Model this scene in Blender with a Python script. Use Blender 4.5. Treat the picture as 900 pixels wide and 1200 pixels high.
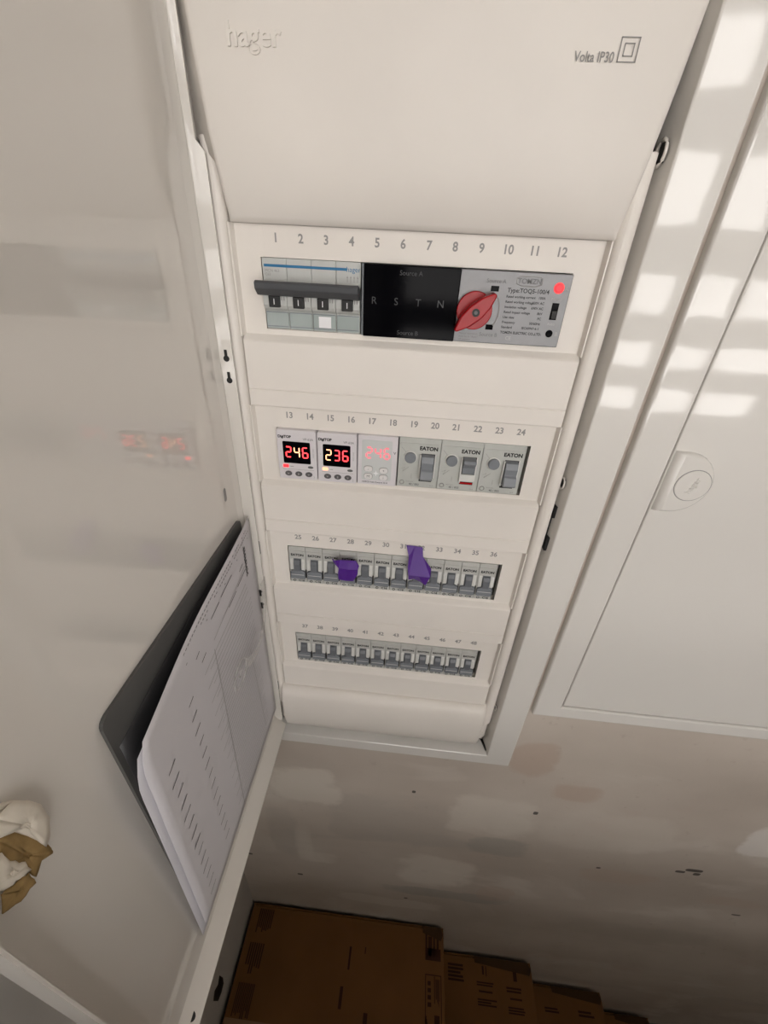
import bpy, bmesh, math, random
from mathutils import Vector, Matrix
random.seed(7)
for o in list(bpy.data.objects):
    bpy.data.objects.remove(o)
scene = bpy.context.scene
COL = scene.collection
FL = 1800.0            # floor lies 1.8 m below the number row "1..12"; all plan values are millimetres


def W(x, y, z):
    return Vector((x * .001, y * .001, (z + FL) * .001))


# ------------------------------------------------------------------ camera
cd = bpy.data.cameras.new('camera')
cam = bpy.data.objects.new('camera', cd)
COL.objects.link(cam)
cx = Vector((0.99490481, 0.09061283, 0.04420113))
dn = Vector((0.08525724, -0.52216710, -0.84857099))
fw = Vector((-0.05381104, 0.84801582, -0.52723195))
rot = Matrix((cx, -dn, -fw)).transposed()
cam.matrix_world = Matrix.Translation(W(105.488, -338.763, -1.615)) @ rot.to_4x4()
cd.sensor_fit = 'VERTICAL'
cd.sensor_height = 36.0
cd.sensor_width = 27.0
cd.lens = 500.0 / 1200.0 * 36.0
cd.clip_start = 0.01
cd.clip_end = 50
scene.camera = cam

# ------------------------------------------------------------------ world, exposure
wd = bpy.data.worlds.new('sky')
scene.world = wd
wd.use_nodes = True
wd.node_tree.nodes['Background'].inputs[0].default_value = (0.75, 0.85, 1.0, 1)
wd.node_tree.nodes['Background'].inputs[1].default_value = 0.6
scene.view_settings.view_transform = 'Standard'
scene.view_settings.look = 'None'
scene.view_settings.gamma = 1.0
scene.view_settings.use_curve_mapping = False
scene.view_settings.exposure = -0.38
WINDOW_STRENGTH = 11.0

# ------------------------------------------------------------------ materials
MATS = {}


def mat(name, col, rough=.5, spec=.5, metal=0., var=0., vscale=40., bump=0., bscale=200., emit=None, estr=0.,
        alpha=1., trans=0., coat=0., ior=1.45):
    m = bpy.data.materials.new(name)
    m.use_nodes = True
    nt = m.node_tree
    b = nt.nodes['Principled BSDF']
    b.inputs['Base Color'].default_value = (*col, 1)
    b.inputs['Roughness'].default_value = rough
    b.inputs['Specular IOR Level'].default_value = spec
    b.inputs['Metallic'].default_value = metal
    b.inputs['Alpha'].default_value = alpha
    b.inputs['Transmission Weight'].default_value = trans
    b.inputs['Coat Weight'].default_value = coat
    b.inputs['Coat Roughness'].default_value = .03
    b.inputs['Coat IOR'].default_value = 1.8
    b.inputs['IOR'].default_value = ior
    if emit:
        b.inputs['Emission Color'].default_value = (*emit, 1)
        b.inputs['Emission Strength'].default_value = estr
    if var or bump:
        tc = nt.nodes.new('ShaderNodeTexCoord')
    if var:
        n = nt.nodes.new('ShaderNodeTexNoise')
        n.inputs['Scale'].default_value = vscale
        n.inputs['Detail'].default_value = 4
        nt.links.new(tc.outputs['Object'], n.inputs['Vector'])
        r = nt.nodes.new('ShaderNodeValToRGB')
        r.color_ramp.elements[0].position = .3
        r.color_ramp.elements[1].position = .7
        r.color_ramp.elements[0].color = (*[c * (1 - var) for c in col], 1)
        r.color_ramp.elements[1].color = (*[min(1, c * (1 + var)) for c in col], 1)
        nt.links.new(n.outputs['Fac'], r.inputs['Fac'])
        nt.links.new(r.outputs['Color'], b.inputs['Base Color'])
    if bump:
        n2 = nt.nodes.new('ShaderNodeTexNoise')
        n2.inputs['Scale'].default_value = bscale
        n2.inputs['Detail'].default_value = 2
        nt.links.new(tc.outputs['Object'], n2.inputs['Vector'])
        bp = nt.nodes.new('ShaderNodeBump')
        bp.inputs['Strength'].default_value = bump
        bp.inputs['Distance'].default_value = .001
        nt.links.new(n2.outputs['Fac'], bp.inputs['Height'])
        nt.links.new(bp.outputs['Normal'], b.inputs['Normal'])
    MATS[name] = m
    return m


mat('paint', (.76, .735, .695), rough=.05, spec=.5, bump=.10, bscale=30)
mat('paint_door', (.73, .695, .645), rough=.3, spec=.3, coat=1.)
mat('plastic', (.79, .745, .69), rough=.42, spec=.35, var=.02, vscale=18)
mat('housing', (.42, .40, .37), rough=.6)
mat('ink', (.13, .13, .13), rough=.6)
mat('ink_soft', (.30, .29, .28), rough=.6)
mat('dark', (.012, .012, .012), rough=.5)
mat('black_gloss', (.002, .002, .003), rough=.08, spec=.04)
mat('faint', (.03, .03, .034), rough=.4)
mat('mcb', (.50, .50, .475), rough=.4, var=.04, vscale=120)
mat('mcb_pale', (.68, .68, .65), rough=.35)
mat('toggle', (.14, .15, .165), rough=.35)
mat('toggle_pale', (.20, .215, .235), rough=.4)
mat('rcd', (.50, .51, .48), rough=.4, var=.03, vscale=100)
mat('hager_body', (.52, .53, .51), rough=.4, var=.03, vscale=90)
mat('hager_bar', (.055, .058, .064), rough=.4)
mat('blue', (.02, .16, .33), rough=.4)
mat('label_clear', (.36, .41, .40), rough=.12, spec=.5)
mat('white_print', (.85, .85, .86), rough=.5)
mat('ats_plate', (.21, .21, .215), rough=.38, metal=.3, var=.03, vscale=160)
mat('red_plastic', (.36, .006, .01), rough=.25, spec=.35)
mat('relay_white', (.70, .67, .69), rough=.35)
mat('relay_grey', (.60, .62, .61), rough=.3)
mat('button_dark', (.10, .095, .10), rough=.4)
mat('button_white', (.74, .72, .71), rough=.3)
mat('led_red', (.6, .02, .02), emit=(1, .012, .018), estr=4.0)
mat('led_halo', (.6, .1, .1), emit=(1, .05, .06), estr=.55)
mat('led_warm', (.6, .3, .2), emit=(1, .42, .22), estr=2.2)
mat('digit_red', (.3, .02, .02), emit=(1, .05, .06), estr=5.0)
mat('digit_hot', (.3, .2, .1), emit=(1, .42, .22), estr=4.0)
mat('digit_pink', (.7, .3, .33), emit=(1, .10, .15), estr=.95)
mat('purple', (.085, .018, .25), rough=.45, var=.08, vscale=60, bump=.2, bscale=300)
mat('paper', (.64, .62, .645), rough=.75, spec=.2)
mat('paper_back', (.60, .585, .62), rough=.75, spec=.2)
mat('pocket_plastic', (.028, .028, .03), rough=.3, spec=.5)
mat('pocket_grey', (.10, .099, .095), rough=.35, spec=.5)
mat('clear', (.62, .60, .57), rough=.12, alpha=.2, spec=.5)
mat('card', (.15, .068, .022), rough=.8, spec=.15, var=.12, vscale=9)
mat('card_torn', (.30, .20, .085), rough=.85, spec=.1, var=.15, vscale=160)
mat('torn_white', (.74, .68, .58), rough=.7, var=.05, vscale=90)
mat('card_dark', (.06, .03, .014), rough=.8, spec=.1)
mat('card_print', (.05, .02, .012), rough=.8, spec=.1)
mat('tape_brown', (.20, .11, .05), rough=.3)
mat('floor', (.20, .18, .16), rough=.6, var=.2, vscale=6)
mat('ceiling', (.65, .64, .62), rough=.9)
mat('room_wall', (.46, .435, .40), rough=.9, var=.05, vscale=3)
mat('steel', (.45, .45, .46), rough=.3, metal=1.)
mat('window_frame', (.75, .75, .74), rough=.4)
mat('daylight', (.8, .8, .8), emit=(1, .965, .94), estr=WINDOW_STRENGTH)


for k in ('led_red', 'led_halo', 'led_warm', 'digit_red', 'digit_hot', 'digit_pink'):
    MATS[k].cycles.emission_sampling = 'NONE'


# plaster wall below the cabinets: pale filler patches, grey washes, specks
def plaster():
    m = bpy.data.materials.new('plaster')
    m.use_nodes = True
    nt = m.node_tree
    N, L = nt.nodes.new, nt.links.new
    b = nt.nodes['Principled BSDF']
    b.inputs['Roughness'].default_value = .62
    b.inputs['Specular IOR Level'].default_value = .3
    tc = N('ShaderNodeTexCoord')

    def noise(sc, det, stretch=(1, 1, 1), rough=.55, dist=0.):
        mp = N('ShaderNodeMapping')
        mp.inputs['Scale'].default_value = stretch
        L(tc.outputs['Object'], mp.inputs['Vector'])
        n = N('ShaderNodeTexNoise')
        n.inputs['Scale'].default_value = sc
        n.inputs['Detail'].default_value = det
        n.inputs['Roughness'].default_value = rough
        n.inputs['Distortion'].default_value = dist
        L(mp.outputs['Vector'], n.inputs['Vector'])
        return n.outputs['Fac']

    def ramp(src, p0, p1):
        r = N('ShaderNodeMapRange')
        r.inputs['From Min'].default_value = p0
        r.inputs['From Max'].default_value = p1
        L(src, r.inputs['Value'])
        return r.outputs['Result']

    def mix(fac, c0, c1, k=1.):
        x = N('ShaderNodeMix')
        x.data_type = 'RGBA'
        if k != 1.:
            mu = N('ShaderNodeMath')
            mu.operation = 'MULTIPLY'
            mu.inputs[1].default_value = k
            L(fac, mu.inputs[0])
            fac = mu.outputs[0]
        L(fac, x.inputs['Factor'])
        for i, c in ((6, c0), (7, c1)):
            if isinstance(c, tuple):
                x.inputs[i].default_value = (*c, 1)
            else:
                L(c, x.inputs[i])
        return x.outputs[2]
    c = mix(ramp(noise(2.0, 4, (1, 1, 1.5)), .35, .65), (.655, .585, .515), (.51, .445, .385))
    c = mix(ramp(noise(4.0, 4, (1, 1, 1.7), .5, .6), .56, .64), c, (.68, .62, .555), .6)
    c = mix(ramp(noise(3.1, 3, (.7, 1, 3.0), .5, .4), .60, .70), c, (.46, .42, .375), .5)
    c = mix(ramp(noise(4.0, 4, (1.3, 1, 1.6)), .60, .74), c, (.56, .43, .37), .6)
    c = mix(ramp(noise(70, 3), .66, .74), c, (.45, .37, .32), .35)
    # filler and wash patches with their own places: (x, z, half width, half height, colour, amount)
    LT, DK, TN = (.71, .65, .575), (.40, .375, .335), (.53, .41, .33)
    pt = [(123, -811, 100, 80, (.50, .45, .40), .6), (-65, -894, 28, 90, (.48, .435, .385), .55), (-18, -725, 52, 52, LT, .85),
          (-30, -930, 16, 60, LT, .75), (-5, -985, 36, 22, LT, .75), (212, -985, 74, 62, LT, .85), (279, -754, 66, 62, LT, .7),
          (305, -850, 48, 32, DK, .75), (250, -1085, 125, 20, DK, .85), (135, -1160, 105, 22, LT, .8), (305, -580, 30, 40, TN, .7),
          (380, -653, 34, 20, TN, .7), (690, -724, 40, 46, (.80, .76, .72), .8), (452, -757, 90, 62, (.66, .60, .53), .5), (338, -1050, 32, 36, TN, .45),
          (521, -906, 60, 26, TN, .4), (732, -948, 50, 18, TN, .45), (620, -1150, 150, 40, (.50, .45, .39), .4)]
    sp = N('ShaderNodeSeparateXYZ')
    L(tc.outputs['Object'], sp.inputs[0])
    wob = noise(11, 6, (1, 1, 1.4), .6, .5)

    def blob(x, z, a, bb, soft):
        outs = []
        for ax, c0, r0 in (('X', x, a), ('Z', z, bb)):
            s = N('ShaderNodeMath')
            s.operation = 'SUBTRACT'
            L(sp.outputs[ax], s.inputs[0])
            s.inputs[1].default_value = (c0 if ax == 'X' else c0 + FL) * .001
            d = N('ShaderNodeMath')
            d.operation = 'DIVIDE'
            L(s.outputs[0], d.inputs[0])
            d.inputs[1].default_value = r0 * .001
            p = N('ShaderNodeMath')
            p.operation = 'POWER'
            ab = N('ShaderNodeMath')
            ab.operation = 'ABSOLUTE'
            L(d.outputs[0], ab.inputs[0])
            L(ab.outputs[0], p.inputs[0])
            p.inputs[1].default_value = 3.6
            outs.append(p.outputs[0])
        ad = N('ShaderNodeMath')
        L(outs[0], ad.inputs[0])
        L(outs[1], ad.inputs[1])
        a2 = N('ShaderNodeMath')
        a2.operation = 'MULTIPLY_ADD'
        L(wob, a2.inputs[0])
        a2.inputs[1].default_value = 4.4 if soft > .1 else 1.6
        L(ad.outputs[0], a2.inputs[2])
        lo = 3.1 if soft > .1 else 1.6
        return ramp(a2.outputs[0], lo + soft, lo - soft)
    for x, z, a, bb, colr, k in pt:
        c = mix(blob(x, z, a, bb, .42 + .3 * ((x * 7 + z) % 3 == 0)), c, colr, k * .85)
    for x, z, a, bb in [(339, -722, 4, 5), (624, -846, 14, 5), (605, -856, 8, 4), (632, -858, 6, 5), (-46, -1078, 6, 4), (152, -702, 3, 4),
                        (480, -880, 4, 3), (170, -1130, 4, 3), (760, -1000, 9, 3), (-140, -1010, 5, 4)]:
        c = mix(blob(x, z, a, bb, .06), c, (.06, .05, .045), .9)
    L(c, b.inputs['Base Color'])
    bp = N('ShaderNodeBump')
    bp.inputs['Strength'].default_value = .25
    bp.inputs['Distance'].default_value = .002
    L(noise(60, 5), bp.inputs['Height'])
    L(bp.outputs['Normal'], b.inputs['Normal'])
    MATS['plaster'] = m


plaster()


# ------------------------------------------------------------------ mesh helpers (millimetre input)
class MB:
    def __init__(s):
        s.bm = bmesh.new()

    def _take(s, b2, mx=None):
        if mx is not None:
            bmesh.ops.transform(b2, matrix=mx, verts=b2.verts)
        mp = {v: s.bm.verts.new(v.co) for v in b2.verts}
        for f in b2.faces:
            try:
                nf = s.bm.faces.new([mp[v] for v in f.verts])
                nf.smooth = f.smooth
            except ValueError:
                pass
        b2.free()
        return s

    def box(s, x0, x1, y0, y1, z0, z1, bev=0., seg=2, mx=None):
        b = bmesh.new()
        bmesh.ops.create_cube(b, size=1)
        for v in b.verts:
            v.co = Vector(((x0 + x1) / 2 + v.co.x * (x1 - x0), (y0 + y1) / 2 + v.co.y * (y1 - y0), (z0 + z1) / 2 + v.co.z * (z1 - z0)))
        if bev:
            bmesh.ops.bevel(b, geom=b.edges[:], offset=bev, segments=seg, profile=.5, affect='EDGES')
        return s._take(b, mx)

    def prism(s, pts, a0, a1, axis='y', bev=0., mx=None):
        """polygon pts (in the plane across axis) swept from a0 to a1; axis y: pts are (x,z); axis x: (y,z); axis z: (x,y)"""
        def P(p, a):
            return {'y': (p[0], a, p[1]), 'x': (a, p[0], p[1]), 'z': (p[0], p[1], a)}[axis]
        b = bmesh.new()
        v0 = [b.verts.new(P(p, a0)) for p in pts]
        v1 = [b.verts.new(P(p, a1)) for p in pts]
        b.faces.new(v0)
        b.faces.new(v1[::-1])
        n = len(pts)
        for i in range(n):
            b.faces.new((v0[i], v1[i], v1[(i + 1) % n], v0[(i + 1) % n]))
        bmesh.ops.recalc_face_normals(b, faces=b.faces)
        if bev:
            bmesh.ops.bevel(b, geom=b.edges[:], offset=bev, segments=2, profile=.5, affect='EDGES')
        return s._take(b, mx)

    def disc(s, x, z, r, y0, y1, n=24, rz=None, bev=0., mx=None):
        rz = rz or r
        return s.prism([(x + r * math.cos(2 * math.pi * i / n), z + rz * math.sin(2 * math.pi * i / n)) for i in range(n)], y0, y1, 'y', bev, mx)

    def rrect(s, x0, x1, z0, z1, r, y0, y1, bev=0., mx=None):
        pts = []
        for cxx, cz, a in ((x1 - r, z1 - r, 0), (x0 + r, z1 - r, 90), (x0 + r, z0 + r, 180), (x1 - r, z0 + r, 270)):
            for k in range(5):
                t = math.radians(a + k * 22.5)
                pts.append((cxx + r * math.cos(t), cz + r * math.sin(t)))
        return s.prism(pts, y0, y1, 'y', bev, mx)

    def grid(s, rows, closed=False, smooth=True):
        """rows: list of rows of points"""
        vs = [[s.bm.verts.new(p) for p in r] for r in rows]
        for i in range(len(rows) - 1):
            for j in range(len(rows[0]) - 1):
                f = s.bm.faces.new((vs[i][j], vs[i][j + 1], vs[i + 1][j + 1], vs[i + 1][j]))
                f.smooth = smooth
        return s

    def poly(s, pts):
        s.bm.faces.new([s.bm.verts.new(p) for p in pts])
        return s

    def tube(s, path, r, n=8):
        rings = []
        for i, p in enumerate(path):
            p = Vector(p)
            d = Vector(path[min(i + 1, len(path) - 1)]) - Vector(path[max(i - 1, 0)])
            d.normalize()
            u = d.orthogonal().normalized()
            w = d.cross(u)
            rings.append([p + r * (u * math.cos(2 * math.pi * k / n) + w * math.sin(2 * math.pi * k / n)) for k in range(n + 1)])
        return s.grid(rings)

    def mesh(s, name, mname, weld=False):
        if weld:
            bmesh.ops.remove_doubles(s.bm, verts=s.bm.verts, dist=.001)
        bmesh.ops.recalc_face_normals(s.bm, faces=s.bm.faces)
        me = bpy.data.meshes.new(name)
        for v in s.bm.verts:
            v.co *= .001
        s.bm.to_mesh(me)
        s.bm.free()
        me.materials.append(MATS[mname])
        return me


def obj(name, data, parent=None, loc=None):
    o = bpy.data.objects.new(name, data)
    COL.objects.link(o)
    if parent is not None:
        o.parent = parent
    if loc is not None:
        o.location = loc
    return o


def part(name, mb, mname, parent, weld=False, solid=0.):
    o = obj(name, mb.mesh(name, mname, weld), parent)
    if solid:
        md = o.modifiers.new('thickness', 'SOLIDIFY')
        md.thickness = solid * .001
        md.offset = -1
    return o


def thing(name, label, cat, loc, group=None):
    o = obj(name, None, None, loc)
    o.empty_display_size = .01
    o['label'] = label
    o['category'] = cat
    if group:
        o['group'] = group
    return o


def tag(o, label, cat, group=None):
    o['label'] = label
    o['category'] = cat
    if group:
        o['group'] = group
    return o


def struct(name, mb, mname, off=None):
    o = obj(name, mb.mesh(name, mname), None)
    o['kind'] = 'structure'
    return o


TXT = {}


def text_mesh(s, size, mname, align='CENTER', ext=0., bold=0.):
    key = (s, size, mname, align, ext, bold)
    if key in TXT:
        return TXT[key]
    cu = bpy.data.curves.new('text', 'FONT')
    cu.body = s
    cu.size = size * .001
    cu.align_x = align
    cu.align_y = 'CENTER'
    cu.extrude = ext * .001
    cu.offset = bold * .001
    cu.resolution_u = 3
    t = bpy.data.objects.new('text', cu)
    COL.objects.link(t)
    bpy.context.view_layer.update()
    me = bpy.data.meshes.new_from_object(t)
    bpy.data.objects.remove(t)
    bpy.data.curves.remove(cu)
    me.materials.clear()
    me.materials.append(MATS[mname])
    TXT[key] = me
    return me


def text(name, s, size, mname, parent, x, y, z, align='CENTER', ext=0., spin=0., sx=1., bold=0.):
    o = obj(name, text_mesh(s, size, mname, align, ext, bold), parent)
    o.rotation_euler = Matrix.Rotation(math.pi / 2, 3, 'X').to_euler() if not spin else \
        (Matrix.Rotation(math.pi / 2, 3, 'X') @ Matrix.Rotation(spin, 3, 'Z')).to_euler()
    o.scale = (sx, 1, 1)
    o.location = Vector((x, y, z)) * .001
    return o


def copy_tree(o, parent=None):
    c = o.copy()
    COL.objects.link(c)
    c.parent = parent
    for ch in list(o.children):
        copy_tree(ch, c)
    return c


# ================================================================== THE ROOM
WY = -7.0                      # face of the plaster wall
XR, YF, ZC = 2900, -2600, 1080
b = MB()                       # plaster wall with the opening the cabinet is let into, 120 mm thick
hx0, hx1, hz0, hz1 = -62, 252, -588, 192
Z0, Z1, X0, X1 = -FL - 100, ZC, -165, XR
for (xa, xb, za, zb) in ((X0, hx0, Z0, Z1), (hx1, X1, Z0, Z1), (hx0, hx1, Z0, hz0), (hx0, hx1, hz1, Z1)):
    b.box(xa, xb, WY, 130, za + FL, zb + FL)
struct('wall_back', b, 'plaster')
struct('wall_left', MB().box(-290, -165, YF, 130, 0, ZC + FL), 'room_wall')
wl = bpy.data.objects['wall_left']
b = MB()
b.prism([(-146, 649), (-143, 620), (-147, 600), (-158, 596), (-170, 604), (-176, 640), (-166, 652), (-156, 640)], -165.2, -164.4, 'x')
part('wall_chip', b, 'dark', wl)
struct('wall_right', MB().box(XR, XR + 120, YF, 130, 0, ZC + FL), 'room_wall')
struct('floor', MB().box(-290, XR + 120, YF - 120, 130, -100, 0), 'floor')
struct('ceiling', MB().box(-290, XR + 120, YF - 120, 130, ZC + FL, ZC + FL + 100), 'ceiling')
# unseen low partition added to shade the lower wall and boxes, and the window wall behind it
struct('shade_partition', MB().box(-165, XR, -1050, -950, 0, 1405), 'room_wall')
wins = [(-60, 1180), (1270, 2340)]  # left one is an unseen window added for fill; right one matches the reflections
rowz = [(.96, .72), (.475, .165), (-.065, -.27), (-.437, -.573), (-.71, -.88)]
b = MB()
xs = [-290] + [v for w_ in wins for v in w_] + [XR + 120]
zt, zb_ = 1000, -920
b.box(-290, XR + 120, YF - 120, YF, 0, zb_ + FL)
b.box(-290, XR + 120, YF - 120, YF, zt + FL, ZC + FL)
for i in range(0, len(xs), 2):
    b.box(xs[i], xs[i + 1], YF - 120, YF, zb_ + FL, zt + FL)
struct('wall_front', b, 'room_wall')
for i, (xa, xb) in enumerate(wins):
    b = MB()
    zs = [zb_] + [v * 1000 for r in rowz[::-1] for v in (r[1], r[0])] + [zt]
    for k in range(0, len(zs), 2):
        b.box(xa, xb, YF - 70, YF - 10, zs[k] + FL, zs[k + 1] + FL)
    cols = [xa, 1310, 1535, 1650, 1875, 1935, 2290, xb] if i else [xa, -20, 340, 400, 740, 800, 1140, xb]
    for k in range(0, 8, 2):
        b.box(cols[k], cols[k + 1], YF - 72, YF - 8, zb_ + FL, zt + FL)
    w = struct('window_%d' % (i + 1), b, 'window_frame')
    for k in (1, 3, 5):
        for r in rowz:
            pn = MB().box(cols[k], cols[k + 1], YF - 46, YF - 40, r[1] * 1000 + FL, r[0] * 1000 + FL)
            part('pane', pn, 'daylight', w)

# ================================================================== OPEN CABINET
CX = 95.6                      # centre line
cab = thing('distribution_cabinet', 'open white flush-mounted fuse cabinet full of breakers, door swung out', 'cabinet', W(CX, 0, -596))


def C_(mb_fn):                 # build in wall millimetres, store relative to the cabinet's base
    return mb_fn


def cpart(name, mb, mname, parent=None, **k):
    for v in mb.bm.verts:
        v.co -= Vector((CX, 0, -596))
    return part(name, mb, mname, parent or cab, **k)


def ctext(name, s, size, mname, parent, x, y, z, **k):
    return text(name, s, size, mname, parent, x - CX, y, z + 596, **k)


def ring(mbd, ox0, ox1, oz0, oz1, ix0, ix1, iz0, iz1, yf, yo, yi, rnd=2.0, ins=0.):
    """picture-frame flange: rounded outer edge down to yo, rounded inner return to yi"""
    def loop(x0, x1, z0, z1, y):
        return [(x0, y, z0), (x1, y, z0), (x1, y, z1), (x0, y, z1), (x0, y, z0)]
    r = rnd
    prof = [loop(ox0, ox1, oz0, oz1, yo)]
    for a in (0, 30, 60, 90):
        t = math.radians(a)
        prof.append(loop(ox0 + r * (1 - math.cos(t)), ox1 - r * (1 - math.cos(t)), oz0 + r * (1 - math.cos(t)), oz1 - r * (1 - math.cos(t)), yf + r * (1 - math.sin(t))))
    for a in (90, 60, 30, 0):
        t = math.radians(a)
        prof.append(loop(ix0 - r * (1 - math.cos(t)), ix1 + r * (1 - math.cos(t)), iz0 - r * (1 - math.cos(t)), iz1 + r * (1 - math.cos(t)), yf + r * (1 - math.sin(t))))
    prof.append(loop(ix0 + ins, ix1 - ins, iz0 + ins, iz1 - ins, yi))
    return mbd.grid(prof, smooth=False)


FX0, FX1, FZ0, FZ1 = -82, 273, -597, 205
IX0, IX1, IZ0, IZ1 = -49, 240.5, -577, 188
fr = cpart('frame', ring(MB(), FX0, FX1, FZ0, FZ1, IX0, IX1, IZ0, IZ1, -10.5, WY + .2, 9, 1.6, 4.6), 'paint')
fr.modifiers.new('thickness', 'SOLIDIFY').thickness = .0012
b = MB()
b.box(-56, 246, 98, 100, -584, 190).box(-56, -54, 24, 98, -584, 190).box(244, 246, 24, 98, -584, 190)
b.box(-54, 244, 24, 98, -584, -582).box(-54, 244, 24, 98, 188, 190)
cpart('housing', b, 'housing')

# upper blank cover, bulging forward and curling back at its lower edge
secs = [(186, -36, 231.5, -19), (108, -34, 230.0, -19), (80, -32.0, 227.5, -18.6), (52, -30, 224.5, -17.6), (38, -28.6, 223, -16), (26, -27.6, 221.8, -13.4),
        (18, -27.4, 221.4, -10.6), (12, -27.4, 221.2, -7.8), (8.6, -27.6, 221.2, -5.2), (8.2, -27.8, 221.2, -4.0), (8.2, -28, 221.2, 1.5)]
rows = []
for z, xa, xb, y in secs:
    r = 3.0 if z > 9 else .5
    row = [(-46.5 if z > 51 else xa - 1.5, 1.5, z), (xa - 2.2, y + r + 1.5, z), (xa - .6, y + r * .4, z), (xa + r * .7, y, z)]
    row += [(xa + (xb - xa) * t, y - (.9 if z > 20 else 0) * math.sin(math.pi * t), z) for t in (.15, .35, .5, .65, .85)]
    row += [(xb - r * .7, y, z), (xb + .6, y + r * .4, z), (xb + 2.2, y + r + 1.5, z), (xb + 5 if z > 52 else xb + 1.5, 1.5, z)]
    rows.append(row)
up = cpart('upper_cover', MB().grid(rows), 'plastic')
ctext('embossed_logo', 'hager', 13.5, 'plastic', up, 2.2, -19.6, 91, ext=.45, bold=.25)
part('logo_mark', MB().box(-8.6 - CX, -6.9 - CX, -20.0, -19.2, 596 + 86.4, 596 + 88.6, .3).box(-8.6 - CX, -6.9 - CX, -20.0, -19.2, 596 + 89.8, 596 + 92, .3), 'plastic', up)
ctext('rating_print', 'Volta IP30', 5.6, 'ink_soft', up, 181.5, -19.72, 86.2, sx=.86, bold=.06)
b = MB()
for h, t in ((4.7, .42), (2.5, .4)):
    x, z = 198 - CX, 89.3 + 596
    for (xa, xb, za, zb) in ((-h, h, h - t, h), (-h, h, -h, -h + t), (-h, -h + t, -h, h), (h - t, h, -h, h)):
        b.box(x + xa, x + xb, -19.75, -19.55, z + za, z + zb)
part('insulation_symbol', b, 'ink_soft', up)

# row covers with the device openings and the proud blank bands between them
OX0, OX1, OH = -11.8, 203.0, 46.7
for k in range(4):
    zt = -125.0 * k
    b = MB()
    top, bot = zt + 8, zt - 63.5
    o0, o1 = zt - 11.2, zt - 11.2 - OH
    T = 2.0
    b.box(-31, 222, 0, T, o0, top)
    b.box(-31, 222, 0, T, bot, o1)
    b.box(-31, OX0, 0, T, o1, o0)
    b.box(OX1, 222, 0, T, o1, o0)
    # rounded lips running back around the opening
    b.box(OX0 - 1.2, OX0, .2, 7, o1 - 1, o0 + 1).box(OX1, OX1 + 1.2, .2, 7, o1 - 1, o0 + 1)
    b.box(OX0, OX1, .2, 7, o0, o0 + 1.2).box(OX0, OX1, .2, 7, o1 - 1.2, o1)
    zb = zt - 117
    band = [(T, bot + 1.5), (0, bot + 1.5), (-1.0, bot + .6), (-4.2, bot - 2.2), (-5, bot - 3.4), (-5, zt - 102.2), (-4.5, zt - 102.6), (-4.5, zt - 103.0), (-5.2, zt - 103.4), (-5.2, zb + .8), (-4.6, zb), (T, zb)]
    if k == 3:
        band = band[:5] + [(-5, -476), (T, -476)]
    b.prism(band, -29.6, 221.0, 'x')
    # chamfered shoulders at both ends of the recessed number strip
    b.prism([(-31, T), (-31, -5), (-29.8, -5), (-28.4, 0), (-28.4, T)], bot, top, 'z')
    b.prism([(222, T), (222, -5), (221.0, -5), (219.4, 0), (219.4, T)], bot, top, 'z')
    # fine breakaway ribs
    for j in range(13):
        xr = -8.75 + 17.5 * j
        b.box(xr - .12, xr + .12, -.07, .1, o0 + 1, top - 1)
    rc = cpart('row_cover', b, 'plastic')
    for j in range(12):
        ctext('number', str(12 * k + j + 1), 7.6 if k == 0 else 7.2, 'ink_soft', rc, 17.5 * j, -.12, zt + (0 if k else .3), sx=.95, bold=.2)
    cpart('din_rail', MB().box(-30, 221, 46, 47.5, zt - 52, zt - 17).box(-30, 221, 47.5, 53, zt - 46, zt - 23), 'steel')
# rails down both sides
for s in (-1, 1):
    pr = []
    for a in range(0, 181, 15):
        t = math.radians(a)
        pr.append((CX + s * (132.7 - 6.0 * math.cos(t)), -1.5 - 5.6 * math.sin(t)))
    pr = [(CX + s * 126.7, 4)] + pr + [(CX + s * 138.7, 8), (CX + s * 137.4, 8), (CX + s * 137.2, 4)]
    cpart('side_rail', MB().prism(pr, -512, 52, 'z'), 'plastic')
# lower cover
prof = [(2, -476.5), (-5.5, -476.5), (-9, -478), (-13, -483), (-15, -490), (-15.6, -505), (-15.4, -525), (-14, -541), (-10.5, -553), (-5, -560), (0, -562.5), (4, -563)]
rows = []
for y, z in prof:
    rows.append([(-33 if z < -540 else -34.5, 6, z), (-33, y + 2.2, z), (-31.6, y + .4, z), (-29, y, z), (CX, y - .5, z), (218, y, z), (221.5, y + .4, z), (223, y + 2.2, z), (224.5, 6, z)])
cpart('lower_cover', MB().grid(rows), 'plastic')
for s in (-1, 1):
    b = MB().prism([(CX + s * 127, 6), (CX + s * 127, -4), (CX + s * 133, -4.5), (CX + s * 137.5, 0), (CX + s * 138.5, 8)], -548, -512.5, 'z')
    cpart('lower_shoulder', b, 'plastic')
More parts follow.
